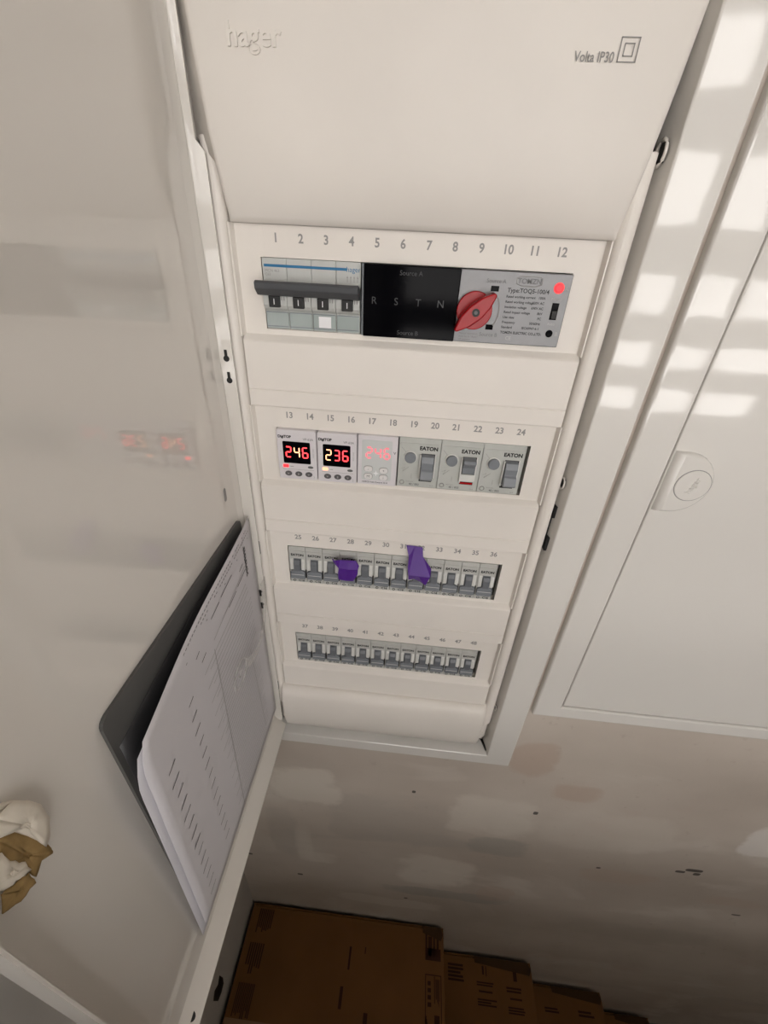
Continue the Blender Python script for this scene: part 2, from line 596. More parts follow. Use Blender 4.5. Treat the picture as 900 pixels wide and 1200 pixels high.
# eyelet clips on the right-hand return and the dark strike slots
for z, sc in ((52.6, 1.0), (-167.5, .8), (-486, .65)):
    path = [(236.2 - .8 * math.cos(a), 0 + 4.4 * sc * math.cos(a), z + 6.5 * sc * math.sin(a)) for a in [math.radians(t * 24) for t in range(16)]]
    cl = cpart('clip', MB().tube(path, 1.0 * sc), 'plastic')
    part('clip_hole', MB().box(236.2 - CX, 238.2 - CX, 0 - 3 * sc, 3.4 * sc, z + 596 - 5 * sc, z + 596 + 5 * sc, .3), 'dark', cl)
b = MB()
b.box(236.0, 239.2, -1, 8, -203, -191, .5).box(236.2, 239.6, -3, 7, -238, -223, .5).box(235.6, 238.0, 2.5, 6, -225, -201)
cpart('strike_slot', b, 'dark')
cpart('screw', MB().disc(229, 0, 2.4, 0, 3, 12, mx=Matrix.Translation((0, 3, -575.0)) @ Matrix.Rotation(-math.pi / 2, 4, 'X')), 'dark')
cpart('corner_gap', MB().prism([(232.5, 9), (240, 9), (240.4, -6), (238.4, -4)], -576, -571.5, 'z'), 'dark')
for z in (-262, -478):
    cpart('hinge', MB().box(-42.5, -37.6, -9.0, 6, z - 8, z + 8, .6), 'dark')

# ------------------------------------------------------------------ the cabinet door, swung out 89 degrees
PH = math.radians(.8)
HI = Vector((-49., -10., 0))
NV = Vector((math.cos(PH), math.sin(PH), 0))
DU = Vector((math.sin(PH), -math.cos(PH), 0))


def D(u, w, z):
    p = HI + DU * u + NV * w
    return (p.x, p.y, z)


def doorify(mb):               # local x=u, y=-w, z -> wall coordinates
    for v in mb.bm.verts:
        v.co = Vector(D(v.co.x, -v.co.y, v.co.z))
    return mb


DW, DZ0, DZ1 = 293.0, -558.0, 184.0
b = MB()
b.box(0, DW, 0, 1.4, DZ0, DZ1)
# folded rim: raised bead along the bottom and the hinge side, then the return lip
b.prism([(0, -519), (-2.6, -540), (-15.5, DZ0 + 2), (-15.5, DZ0), (0, DZ0)], .5, DW - .5, 'x')
b.prism([(10.5, 0), (3.6, -1.8), (0, -1.8), (0, 0)], -552, DZ1, 'z')
b.prism([(0, DZ1), (0, -550), (-12, -546), (-12, 43), (-7, 49), (-7, DZ1)], 0, 1.3, 'x')
b.prism([(DW, 0), (DW - 1.4, 0), (DW - 1.4, -13), (DW, -13)], DZ0, DZ1, 'z')
door = cpart('door', doorify(b), 'paint_door')
door['label'] = 'glossy white cabinet door seen from inside, standing open'


def dpart(name, mb, mname, solid=0.):
    return cpart(name, doorify(mb), mname, door, solid=solid)


for z in (-79.5, -96, -317, -335):
    up_ = 1 if z > -200 else -1
    b = MB().disc(0, 0, 2.3, -.3, 0, 14).box(-1.1, 1.1, -.3, 0, 0 if up_ > 0 else -6.5, 6.5 if up_ > 0 else 0)
    for v in b.bm.verts:
        x, y, zz = v.co
        v.co = Vector((1.45 - y, -(6.9 + x), zz + z))
    dpart('keyhole', b, 'dark')
for u in (262, 282):
    b = MB().disc(0, 0, 3.4, -.4, .2, 14)
    for v in b.bm.verts:
        x, y, zz = v.co
        v.co = Vector((u + x, -8.5 - zz, -548.2 - y + .79 * (-zz)))
    dpart('rim_hole', b, 'dark')
dpart('rest_mark', MB().rrect(26, 30.5, -191, -179, 2, -.3, 0), 'ink_soft')
# torn paper and cardboard stuck over the back of the door latch
b = MB()
ctr, pts = (268, -214), []
for i in range(28):
    a = 2 * math.pi * i / 28
    pts.append((ctr[0] + 15.0 * math.cos(a), ctr[1] + 23 * math.sin(a)))
b.prism(pts, -3.4, -.05, 'y', .8)
hs = dpart('latch_housing', b, 'torn_white')


def torn(name, poly, w, bulge, mname, th=.5):
    cxp = sum(p[0] for p in poly) / len(poly)
    czp = sum(p[1] for p in poly) / len(poly)
    dense = []
    for i in range(len(poly)):
        p, q = poly[i], poly[(i + 1) % len(poly)]
        for t in (0, .33, .66):
            dense.append((p[0] + (q[0] - p[0]) * t + random.uniform(-.3, .3), p[1] + (q[1] - p[1]) * t + random.uniform(-.5, .5)))
    bb = MB()
    n = len(dense)
    rings = []
    for f in (1, .75, .45, .15):
        rings.append([(cxp + (p[0] - cxp) * f, -(w + bulge * (1 - f * f) + .2 * math.sin(p[1] * .6 + p[0])), czp + (p[1] - czp) * f) for p in dense + dense[:1]])
    bb.grid(rings)
    bb.poly([p for p in rings[-1][:-1]])
    return dpart(name, bb, mname, th)


torn('torn_paper', [(266, -191.5), (259.1, -194.8), (255.0, -202.4), (252.2, -212.0), (252.9, -222.2), (256.3, -230.6), (259.8, -232.6), (260.6, -222.6), (264, -205.7), (270, -199), (274, -193)], 4.6, 1.6, 'torn_white')
torn('torn_cardboard', [(269, -200.7), (264.0, -205), (259.6, -222.0), (258.9, -237.4), (259.4, -241.0), (263.8, -236.5), (268.5, -239.7), (269.5, -229.4), (271.8, -218.8), (276, -208)], 4.2, .8, 'card_torn')
torn('torn_paper', [(271.0, -207.5), (271.0, -215.6), (268.0, -224.8), (268.0, -232.6), (272.4, -229.3), (277.4, -225.0), (281, -214), (278, -206)], 5.2, 2.2, 'torn_white')
torn('torn_cardboard', [(279.1, -222.6), (273.1, -227.6), (269.6, -231.3), (270.5, -239.0), (277.0, -237.3), (282.6, -230.5)], 5.6, .8, 'card_torn')

# ------------------------------------------------------------------ document pocket, papers, clear strap on the door
def wpart(mb, base):
    for v in mb.bm.verts:
        v.co -= Vector(base)
    return mb


def dthing(name, label, cat, u, w, z, group=None):
    p = D(u, w, z)
    t = thing(name, label, cat, W(*p), group)
    t['_b'] = 0
    del t['_b']
    return t, p


# pocket
t, base = dthing('document_pocket', 'dark plastic document pocket fixed inside the open cabinet door', 'document pocket', 105, 0, -519)
b = MB()
b.rrect(11.5, 212, -518.5, -219, 6, -2.2, -.1)
part('back_sheet', wpart(doorify(b), base), 'pocket_grey', t)
rows = []
for j in range(15):
    u = 20 + 188 * j / 14
    # front leaf stands off the back sheet and opens towards the free edge
    g = 2.4 + .8 * math.sin(math.pi * j / 14)
    rows.append([(u, -(g - .4 + .5 * (i / 8)), -518.5 + (286 - 14 * (j / 14) ** 3) * i / 8) for i in range(9)])
part('front_leaf', wpart(doorify(MB().grid(rows)), base), 'pocket_plastic', t, solid=.4)


# papers: A4 sheets curved off the door
def sheet(du=0., dw=0., dz=0., lean=0.):
    def S(a, h):               # a: mm from the hinge-side edge, h: mm up from the bottom edge
        s = a / 210.
        q = h / 297.
        u = 3.5 + a + du
        wv = 6.0 + dw + 3.0 * q * math.sin(math.pi * s) * .6 + 1.6 * math.sin(2.2 * math.pi * s + .4) * q + 9.0 * q * s + lean * s * (1 - q)
        z = -518.5 + h + dz - 28 * max(0, s - .18) ** 1.4 * q
        curl = max(0, s - .9) * 10
        wv -= 0.0 * curl
        return u, wv, z
    return S


def build_sheet(name, S, mname, label, cutc=False):
    t, base = dthing(name, label, 'paper', 105, 4, -518.5, 'papers in the door pocket')
    rows = []
    n = 28
    for i in range(n + 1):
        q = i / n
        h = 297 * q
        # rounded curled corner at the free upper corner
        amax = 210 - (0 if q < .9 else 7 * ((q - .9) / .1) ** 2.2)
        rows.append([(S(amax * j / 22, h)[0], -S(amax * j / 22, h)[1], S(amax * j / 22, h)[2]) for j in range(23)])
    sh = part('sheet', wpart(doorify(MB().grid(rows)), base), mname, t, solid=.25)
    return t, base


S2 = sheet(5.0, -2.4, -9, 0)
build_sheet('paper_sheet', S2, 'paper_back', 'plain white sheet tucked behind the printed table sheet')
S1 = sheet()
t, base = build_sheet('paper_sheet', S1, 'paper', 'white printed sheet with ruled table in the open door')


def strip(mbd, a0, h0, a1, h1, wd, S=S1, n=None, off=.35):
    """a printed stroke lying on the curved sheet"""
    L_ = math.hypot(a1 - a0, h1 - h0)
    n = n or max(1, int(L_ / 9))
    px, pz = -(h1 - h0) / L_ * wd / 2, (a1 - a0) / L_ * wd / 2
    r0, r1 = [], []
    for i in range(n + 1):
        k = i / n
        a, h = a0 + (a1 - a0) * k, h0 + (h1 - h0) * k
        for r, s in ((r0, 1), (r1, -1)):
            u, w, z = S(a + s * px, h + s * pz)
            r.append((u, -(w + off), z))
    mbd.grid([r0, r1])


b = MB()                       # ruled rows of the table
for i in range(40):
    h = 244 - i * 6.0
    if h < 8:
        break
    lft = 128 - 9 * (i % 3) - (3 if i > 20 else 0)
    strip(b, 26 + (10 if i % 5 == 3 else 0) + max(0, 4 - i) * 2, h, max(lft, 60), h - 1.5, .6)
strip(b, 30, 262, 106, 254, .6)
part('ruled_line', wpart(doorify(b), base), 'ink_soft', t)['kind'] = 'stuff'
b = MB()
strip(b, 108, 246, 114, 6, .7)
strip(b, 46, 168, 36, 20, .5)
part('column_line', wpart(doorify(b), base), 'ink_soft', t)
ent = []                       # short entries in the two left columns, each a part of its own
for i in range(15):
    h = 250 - i * 16.5
    if h < 10:
        break
    if i < 14:
        ent.append((148, h - 2, 156 + (i % 3), h - 2.6, 1.0))
    if i > 0:
        ent.append((184, h + 4, 193 + (i * 7 % 3), h + 3.4, 1.0))
for (a0, h0, a1) in ((60, 278, 84), (88, 276, 104), (120, 258, 128), (128, 270, 134), (34, 268, 44), (30, 258, 52), (56, 256, 74)):
    ent.append((a0, h0, a1, h0 - 1, .9))
for e in ent:
    b = MB()
    strip(b, *e)
    part('table_entry', wpart(doorify(b), base), 'dark', t)
b = MB()                       # two dotted rows of small print along the upper edge
for i in range(40):
    a = 8 + i * 3.6
    if random.random() < .88:
        strip(b, a, 291.5, a + 2.2, 291.3, 1.0)
    if random.random() < .8 and i < 34:
        strip(b, a + .8, 287, a + 2.8, 286.8, 1.0)
    if random.random() < .2:
        strip(b, a, 281, a + 2, 281, .8)
part('small_print', wpart(doorify(b), base), 'ink', t)['kind'] = 'stuff'
b = MB()                       # bold vertical heading
for i in range(9):
    h = 279 - i * 3.7
    a = 26 - (i * 2 % 3) * .3
    strip(b, a - 2.6, h, a + 2.6, h - .4, 1.7)
    strip(b, a - 2 + (i % 2) * 3, h, a - 2 + (i % 2) * 3, h - 3, .9)
    strip(b, a + .2, h - 1.8, a + 2, h - 2.2, 1.0)
part('bold_heading', wpart(doorify(b), base), 'dark', t)

# clear plastic strap with a looped end lying over the sheet
t, base = dthing('plastic_strap', 'clear plastic strap with looped end lying over the printed sheet', 'strap', 8, 13, -330)
path = [(6, 13.2, -297), (6, 13.2, -310), (8, 13.3, -326), (16, 14, -340), (30, 15, -349), (48, 16, -351), (64, 16.6, -346), (80, 17, -336)]
rows = []
for i, (u, w, z) in enumerate(path):
    hw = 6.5 if i < 3 else 5
    d = Vector((path[min(i + 1, 7)][0] - path[max(i - 1, 0)][0], path[min(i + 1, 7)][2] - path[max(i - 1, 0)][2])).normalized()
    nx, nz = -d.y, d.x
    rows.append([(u + nx * k, -(w + .4 * (1 - (k / hw) ** 2)), z + nz * k) for k in (-hw, -hw * .5, 0, hw * .5, hw)])
part('arm', wpart(doorify(MB().grid(rows)), base), 'clear', t, solid=.6)
lp = [(92 + 14 * math.cos(a), -(17.2 + .5 * math.sin(a)), -332 + 13 * math.sin(a)) for a in [2 * math.pi * k / 24 for k in range(25)]]
b = MB().tube(lp, 1.2, 6).tube([(92 + 3 * math.cos(a), -17.2, -332 + 3 * math.sin(a)) for a in [2 * math.pi * k / 12 for k in range(13)]], .8, 6)
part('loop', wpart(doorify(b), base), 'clear', t)

# ================================================================== DEVICES IN THE OPEN CABINET
H0 = 46.0


class Dev:
    """builder frame: a = mm from the left edge, d = mm down from the top edge, y forward negative"""
    def __init__(s, name, label, cat, x0, ztop, w, group=None):
        s.w = w
        s.root = thing(name, label, cat, W(x0 + w / 2, 0, ztop - H0), group)

    def box(s, mb, a0, a1, y0, y1, d0, d1, bev=0.):
        return mb.box(a0 - s.w / 2, a1 - s.w / 2, y0, y1, H0 - d1, H0 - d0, bev)

    def part(s, name, mname, boxes, bev=0., parent=None):
        mb = MB()
        for bx_ in boxes:
            s.box(mb, *bx_, bev)
        return part(name, mb, mname, parent or s.root)

    def add(s, name, mname, fn, parent=None):
        mb = MB()
        fn(mb)
        for v in mb.bm.verts:
            v.co = Vector((v.co.x - s.w / 2, v.co.y, H0 - v.co.z))
        return part(name, mb, mname, parent or s.root)

    def text(s, name, st, size, mname, a, y, d, **k):
        return text(name, st, size, mname, k.pop('parent', s.root), a - s.w / 2, y, H0 - d, **k)


# ---- four-pole main switch
m = Dev('main_switch', 'grey four-pole main switch with a dark bar handle, under numbers 1 to 4', 'switch', -11.0, -11.5, 70.4)
for i in range(4):
    a = i * 17.6
    po = m.add('pole', 'hager_body', lambda b, a=a: b.prism([(40, 0), (-1.0, 0), (-1.0, 13.5), (-4.5, 15.5), (-5.5, 22), (-5.5, 29.5), (-4, 31.8), (-1.5, 33.4), (-1.0, 46), (40, 46)], a + .15, a + 17.45, 'x', .25))
    m.part('toggle', 'dark', [(a + 4.8, a + 12.8, -8.0, -4.0, 23, 30.6)], .5)
    m.text('position_mark', '1', 5.5, 'white_print', a + 8.8, -8.1, 27)
    lc = m.part('label_cover', 'label_clear', [(a + .5, a + 17.1, -2.6, -1.0, 34, 45.2)], .4)
    m.part('cover_edge', 'toggle_pale', [(a + .7, a + 16.9, -2.9, -2.5, 34.0, 34.5), (a + .7, a + 16.9, -2.9, -2.5, 43.6, 44.1)], parent=lc)
    m.part('toggle_slot', 'ink_soft', [(a + 13.4, a + 14.1, -5.7, -5.4, 23.5, 26), (a + 15.2, a + 15.9, -5.7, -5.4, 23.5, 26)])
m.part('white_label', 'white_print', [(39.8, 49.0, -2.95, -2.6, 35.6, 43.2)])
m.add('bar_handle', 'hager_bar', lambda b: b.prism([(-5, 15.8), (-14, 13.2), (-16.4, 14.4), (-16.2, 18.5), (-11.5, 22.6), (-5, 23.4)], -1.8, 70.6, 'x', .5))
m.part('blue_stripe', 'blue', [(1.4, 60.6, -1.25, -.9, 3.8, 5.5)])
m.text('maker_print', 'hager', 4.6, 'blue', 65.0, -1.2, 4.7)
m.text('type_print', 'MCN 463', 2.6, 'ink_soft', 1.8, -1.2, 7.8, align='LEFT')
m.text('type_print', 'C63', 2.4, 'ink_soft', 1.8, -1.2, 10.2, align='LEFT')
for i in range(4):
    m.part('diagram_mark', 'ink_soft', [(60.6 + i * 2.4, 60.9 + i * 2.4, -1.2, -.9, 8.6, 12.6), (60.2 + i * 2.4, 61.3 + i * 2.4, -1.2, -.9, 9.4, 9.8)])

# ---- automatic transfer switch: black cover left, grey control plate right
AW = 142.0
m = Dev('transfer_switch', 'wide black and grey transfer switch with a red rotary handle', 'switch', 60.6, -11.6, AW)
m.part('body', 'ats_plate', [(67.4, AW, -4.5, 40, .2, 46.2)], .5)
bc = m.part('black_cover', 'black_gloss', [(1.4, 67.6, -6.5, 40, 0, 46.2)], .6)
m.part('edge_trim', 'toggle_pale', [(0, 1.3, -4.5, 40, .2, 46)])
for i, ch in enumerate('RSTN'):
    m.text('phase_letter', ch, 6.6, 'faint', 9 + i * 15.6, -6.56, 22.5, parent=bc)
m.text('source_print', 'Source A', 4.2, 'faint', 34, -6.56, 4.6, parent=bc)
m.text('source_print', 'Source B', 4.2, 'faint', 34, -6.56, 42.5, parent=bc)
ky, kd = 79.6, 25.0
m.add('dial', 'red_plastic', lambda b: b.disc(ky, kd, 12.3, -8.0, -4.4, 32, bev=.6))
# lever: tapered diamond bar leaning from lower left to upper right
ang = math.atan2(-22.0, 22.5)


def lever(b):
    pts = [(-17.5, -.8), (-9, -4.6), (0, -5.6), (9, -4.2), (16.5, -1.2), (16.8, 1.0), (9, 4.4), (0, 5.6), (-9, 4.4), (-17.5, 1.0)]
    c, s = math.cos(ang), math.sin(ang)
    b.prism([(ky + x * c - z * s, kd + x * s + z * c) for x, z in pts], -19.0, -8.0, 'y', .9)


lv = m.add('rotary_handle', 'red_plastic', lever)
m.add('handle_screw', 'dark', lambda b: b.disc(ky, kd, 2.6, -19.3, -18.5, 16), parent=lv)
m.add('screw_head', 'button_dark', lambda b: b.disc(ky, kd, 1.2, -19.5, -19.2, 12), parent=lv)
m.part('position_window', 'black_gloss', [(89.0, 94.4, -4.8, -4.4, 9.2, 12.6)])
m.part('position_window', 'black_gloss', [(89.3, 94.5, -4.8, -4.4, 33.6, 37.0)])
m.text('source_print', 'Source A', 3.5, 'ink', 92.0, -4.6, 6.4, bold=.05)
m.text('source_print', 'Source B', 3.5, 'ink', 92.0, -4.6, 40.4, bold=.05)


def arcm(b):
    pts = []
    for t in range(9):
        a = math.radians(-32 + t * 8)
        pts.append((ky + 17.2 * math.cos(a), -4.6, kd + 17.2 * math.sin(a)))
    b.tube(pts, .4, 6)
    b.prism([(pts[0][0] - 1, pts[0][2] + 1.4), (pts[0][0] + .9, pts[0][2] + 1.9), (pts[0][0] - 1.4, pts[0][2] - 1.8)], -4.8, -4.4, 'y')


m.add('direction_arrow', 'ink_soft', arcm)


def hexlogo(b):
    x, z, w_, h = 114.0, 5.6, 8.6, 2.9
    o = [(x - w_, z - h * .6), (x - w_ * .7, z - h), (x + w_ * .7, z - h), (x + w_, z - h * .6), (x + w_, z + h * .5), (x + w_ * .5, z + h), (x - w_ * .5, z + h), (x - w_, z + h * .5)]
    for i in range(8):
        p, q = o[i], o[(i + 1) % 8]
        b.tube([(p[0], -4.55, p[1]), (q[0], -4.55, q[1])], .28, 5)


m.add('maker_emblem', 'ink_soft', hexlogo)
m.text('maker_print', 'TOMZN', 4.4, 'ink', 114, -4.62, 5.6, bold=.1)
m.text('type_print', 'Type:TOQ5-100/4', 3.7, 'dark', 114.4, -4.6, 11.4, bold=.08)
rows_ = [('Rated working current', '100A'), ('Rated working voltage', '230V AC'), ('Insulation voltage', '690V AC'), ('Rated impact voltage', '8kV'),
         ('Use class', 'PC'), ('Frequency', '50/60Hz'), ('Standard', 'IEC60947-6-1')]
for i, (l, r) in enumerate(rows_):
    m.text('rating_print', l, 2.15, 'dark', 100.2, -4.6, 15.2 + i * 3.25, align='LEFT', bold=.06)
    m.text('rating_print', r, 2.2, 'dark', 126.8, -4.6, 15.2 + i * 3.25, align='RIGHT', bold=.06)
m.text('maker_print', 'TOMZN ELECTRIC CO.,LTD.', 2.3, 'dark', 100.2, -4.6, 38.2, align='LEFT', bold=.08)
m.text('conformity_mark', 'CE', 3.4, 'ink_soft', 106.5, -4.6, 42)
for i, s in enumerate(('Note:', 'Manual operation', 'must be in "Auto"', 'off position')):
    m.text('note_print', s, 1.9, 'ink', 71.0, -4.6, 38.2 + i * 2.1, align='LEFT')
m.add('indicator_lamp', 'led_red', lambda b: b.disc(134.2, 8.5, 2.7, -5.8, -4.4, 24, bev=.5))
m.add('halo_bezel', 'led_halo', lambda b: b.disc(134.2, 8.5, 3.5, -4.9, -4.4, 24))  # ring emits by itself, so the lamp's halo is built into it
m.text('lamp_print', 'A', 3.6, 'ink_soft', 139.4, -4.6, 8.8)
m.text('switch_print', 'Manual', 2.5, 'ink_soft', 134.4, -4.6, 15.4)
sw = m.part('slide_switch', 'black_gloss', [(132.2, 136.8, -4.9, -4.4, 17.6, 28.2)])
m.part('slider', 'dark', [(132.8, 136.2, -6.2, -4.8, 22.4, 27.4)], .3, parent=sw)
m.text('switch_print', 'Auto', 2.5, 'ink_soft', 134.2, -4.6, 31)
m.add('socket', 'black_gloss', lambda b: b.disc(134.4, 37.2, 2.5, -5.2, -4.4, 20, bev=.3))
m.text('lamp_print', 'B', 3.6, 'ink_soft', 139.4, -4.6, 37.4)

# ---- seven-segment digits
SEG = {'0': 'abcdef', '1': 'bc', '2': 'abged', '3': 'abgcd', '4': 'fgbc', '5': 'afgcd', '6': 'afgedc', '7': 'abc', '8': 'abcdefg', '9': 'abfgcd'}


def digit(b, ch, a, d, w_, h, t, y):
    """upright seven-segment figure, top-left corner at (a, d), as little bars"""
    g = t * .28
    hh = h / 2
    def hb(dd):
        b.prism([(a + g + t * .5, dd - t / 2), (a + w_ - g - t * .5, dd - t / 2), (a + w_ - g, dd), (a + w_ - g - t * .5, dd + t / 2), (a + g + t * .5, dd + t / 2), (a + g, dd)], y - .25, y, 'y')
    def vb(aa, d0, d1):
        b.prism([(aa, d0 + g), (aa + t / 2, d0 + g + t * .5), (aa + t / 2, d1 - g - t * .5), (aa, d1 - g), (aa - t / 2, d1 - g - t * .5), (aa - t / 2, d0 + g + t * .5)], y - .25, y, 'y')
    s = SEG[ch]
    for k, dd in (('a', d), ('g', d + hh), ('d', d + h)):
        if k in s:
            hb(dd)
    for k, aa, d0 in (('f', a, d), ('e', a, d + hh), ('b', a + w_, d), ('c', a + w_, d + hh)):
        if k in s:
            vb(aa, d0, d0 + hh)


def relay(x0, digits, label, ledm):
    m = Dev('voltage_relay', label, 'voltage relay', x0, -136.2, 34.4, 'digital voltage relays')
    m.add('body', 'relay_white', lambda b: b.rrect(0, 34.4, 0, 46.2, 1.8, -4.6, 40, .7))
    sc = m.add('screen', 'black_gloss', lambda b: b.rrect(5.0, 29.0, 10.3, 30.6, 1.0, -5.0, -4.5, .15))
    for i, (ch, mm) in enumerate(digits):
        m.add('digit', mm, lambda b, i=i, ch=ch: digit(b, ch, 7.8 + i * 7.3, 15.2, 4.3, 9.4, .85, -5.0), parent=sc)
    m.text('maker_print', 'DigiTOP', 3.2, 'dark', 1.4, -4.72, 6.2, align='LEFT', bold=.16)
    m.text('type_print', 'VP-63A', 2.9, 'ink', 32.0, -4.72, 7.6, align='RIGHT')
    m.text('side_print', 'Umin Umax', 1.7, 'ink_soft', 31.6, -4.72, 20, spin=-math.pi / 2)
    m.text('side_print', 'V', 1.9, 'ink_soft', 2.8, -4.72, 20)
    m.add('indicator_lamp', ledm, lambda b: b.rrect(4.2, 9.0, 32.2, 35.0, .6, -5.0, -4.5, .1))
    m.part('brand_dash', 'ink_soft', [(10.5, 13.4, -4.75, -4.5, 33.6, 34.1), (3.6, 31.4, -4.75, -4.5, 36.4, 36.6)])
    m.add('seal_logo', 'ink', lambda b: b.disc(28.6, 33.6, 2.5, -4.8, -4.5, 16, 1.2))
    for k in range(3):
        bt = m.add('button', 'button_dark', lambda b, k=k: b.disc(8.6 + k * 9.1, 40.6, 3.2, -5.6, -4.5, 20, 2.4, .4))
        m.add('button_mark', 'ink_soft', lambda b, k=k: b.prism([(7.5 + k * 9.1, 40.0), (9.7 + k * 9.1, 40.0), (8.6 + k * 9.1, 41.6)] if k % 2 == 0 else [(8.0 + k * 9.1, 39.6), (9.2 + k * 9.1, 39.6), (9.2 + k * 9.1, 41.6), (8.0 + k * 9.1, 41.6)], -5.75, -5.5, 'y'), parent=bt)
    m.text('side_print', '}', 3.0, 'ink_soft', 31.4, -4.72, 43)
    return m


relay(-11.2, [('2', 'digit_red'), ('4', 'digit_hot'), ('6', 'digit_red')], 'white voltage relay at the row end, black screen showing 246', 'led_red')
relay(23.9, [('2', 'digit_hot'), ('3', 'digit_red'), ('6', 'digit_red')], 'white voltage relay between two others, black screen showing 236, orange lamp', 'led_warm')

m = Dev('voltage_monitor', 'white voltage monitor with pale screen, pink 246 and four white buttons', 'voltage relay', 59.0, -136.2, 34.2, 'digital voltage relays')
m.add('body', 'relay_white', lambda b: b.rrect(0, 34.2, 0, 46.2, 1.0, -3.6, 40, .7))
sc = m.add('screen_panel', 'relay_grey', lambda b: b.rrect(3.6, 29.6, 3.8, 41.2, 1.2, -4.0, -3.5, .15))
for i, ch in enumerate('246'):
    m.add('digit', 'digit_pink', lambda b, i=i, ch=ch: digit(b, ch, 7.6 + i * 7.6, 10.4, 4.6, 9.6, 1.5, -4.0), parent=sc)
for (a, d, ch) in ((9.6, 30.4, '-'), (23.0, 31.2, '+'), (9.6, 37.6, 'M'), (23.0, 38.0, 'i')):
    bt = m.add('button', 'button_white', lambda b, a=a, d=d: b.rrect(a - 3.7, a + 3.7, d - 2.6, d + 2.6, 2.4, -4.9, -3.9, .4))
    m.add('button_ring', 'ink_soft', lambda b, a=a, d=d: b.rrect(a - 4.0, a + 4.0, d - 2.9, d + 2.9, 2.7, -4.2, -3.9), parent=bt)
    m.text('button_mark', ch, 3.6, 'ink', a, -5.0, d, parent=bt)
m.add('star_mark', 'white_print', lambda b: b.prism([(16.3, 31.6), (17.0, 33.8), (19.0, 34.5), (17.0, 35.2), (16.3, 37.4), (15.6, 35.2), (13.6, 34.5), (15.6, 33.8)], -4.2, -3.9, 'y'))
m.text('unit_print', 'V', 3.4, 'ink', 31.8, -3.72, 14.5, bold=.05)
m.text('type_print', 'ADECS Volt-Control 32 A', 2.1, 'ink', 15.5, -3.72, 43.4, bold=.04)


# ---- residual current devices
def rcd(x0, label, on):
    m = Dev('residual_current_breaker', label, 'breaker', x0, -136.0, 35.2, 'residual current breakers')
    m.part('body', 'rcd', [(.1, 35.1, -1.5, 40, .2, 46.0)], .35)
    m.part('upper_ridge', 'rcd', [(.4, 34.8, -2.1, -1.3, 4.8, 5.3)])
    m.add('button_collar', 'mcb_pale', lambda b: b.disc(10.2, 17.4, 5.9, -2.6, -1.4, 28, bev=.4))
    m.add('test_button', 'toggle_pale', lambda b: b.disc(10.2, 17.4, 4.8, -5.2, -2.0, 28, bev=.6))
    m.part('toggle_frame', 'mcb_pale', [(18.2, 19.4, -4.5, -1.4, 14, 37), (31.0, 32.0, -2.2, -1.4, 13, 36)], .2)
    m.part('toggle_recess', 'dark', [(19.4, 31.0, -1.75, -1.4, 13.6, 36.6)])
    if on:
        tg = m.add('toggle', 'toggle_pale', lambda b: b.prism([(-1.5, 14.0), (-6.0, 14.8), (-7.4, 20), (-7.0, 25.5), (-9.0, 27), (-11.5, 33.5), (-9.5, 35.4), (-1.5, 35.6)], 19.8, 30.2, 'x', .4))
        m.part('indicator', 'dark', [(19.0, 30.0, -1.8, -1.4, 37.2, 40.0)])
    else:
        tg = m.add('toggle', 'toggle_pale', lambda b: b.prism([(-1.5, 13.6), (-9.5, 13.8), (-11.0, 16.0), (-8.0, 19.5), (-6.2, 21.0), (-5.6, 27.5), (-1.5, 28.5)], 19.8, 30.2, 'x', .4))
        m.part('lower_guard', 'mcb_pale', [(19.2, 31.0, -3.2, -1.4, 29.5, 36.4)], .6)
        m.part('indicator', 'red_plastic', [(19.6, 30.4, -1.8, -1.4, 37.6, 39.4)])
        m.part('indicator_edge', 'dark', [(19.2, 30.8, -1.7, -1.4, 37.2, 39.8)])
    m.text('maker_print', 'EATON', 4.6, 'dark', 25.2, -1.62, 9.0, bold=.22)
    m.text('type_print', '40 / 003', 2.7, 'ink', 15.0, -1.62, 43.6, bold=.05)
    m.text('type_print', 'PFIM-40/4', 1.6, 'ink_soft', 11.0, -1.62, 41.2)
    m.text('type_print', '6kA', 2.0, 'ink_soft', 30.4, -1.62, 44.0)
    m.add('approval_mark', 'ink_soft', lambda b: b.tube([(4.2 + 1.9 * math.cos(a), -1.6, 42.2 + 1.9 * math.sin(a)) for a in [2 * math.pi * k / 16 for k in range(17)]], .38, 5))
    m.add('diagram_mark', 'ink_soft', lambda b: b.tube([(2.2, -1.5, 9), (6.0, -1.5, 13.2)], .16, 4).tube([(12.2, -1.5, 33), (12.2, -1.5, 38)], .16, 4)
          .tube([(3, -1.5, 29), (6, -1.5, 27.4), (4.2, -1.5, 31.6), (9.5, -1.5, 27)], .16, 4))
    return m


rcd(94.2, 'grey residual current breaker under 19 and 20, toggle down, black indicator', True)
rcd(129.5, 'grey residual current breaker under 21 and 22 with a red indicator', False)
rcd(164.8, 'grey residual current breaker under 23 and 24, beside the empty slot end', True)


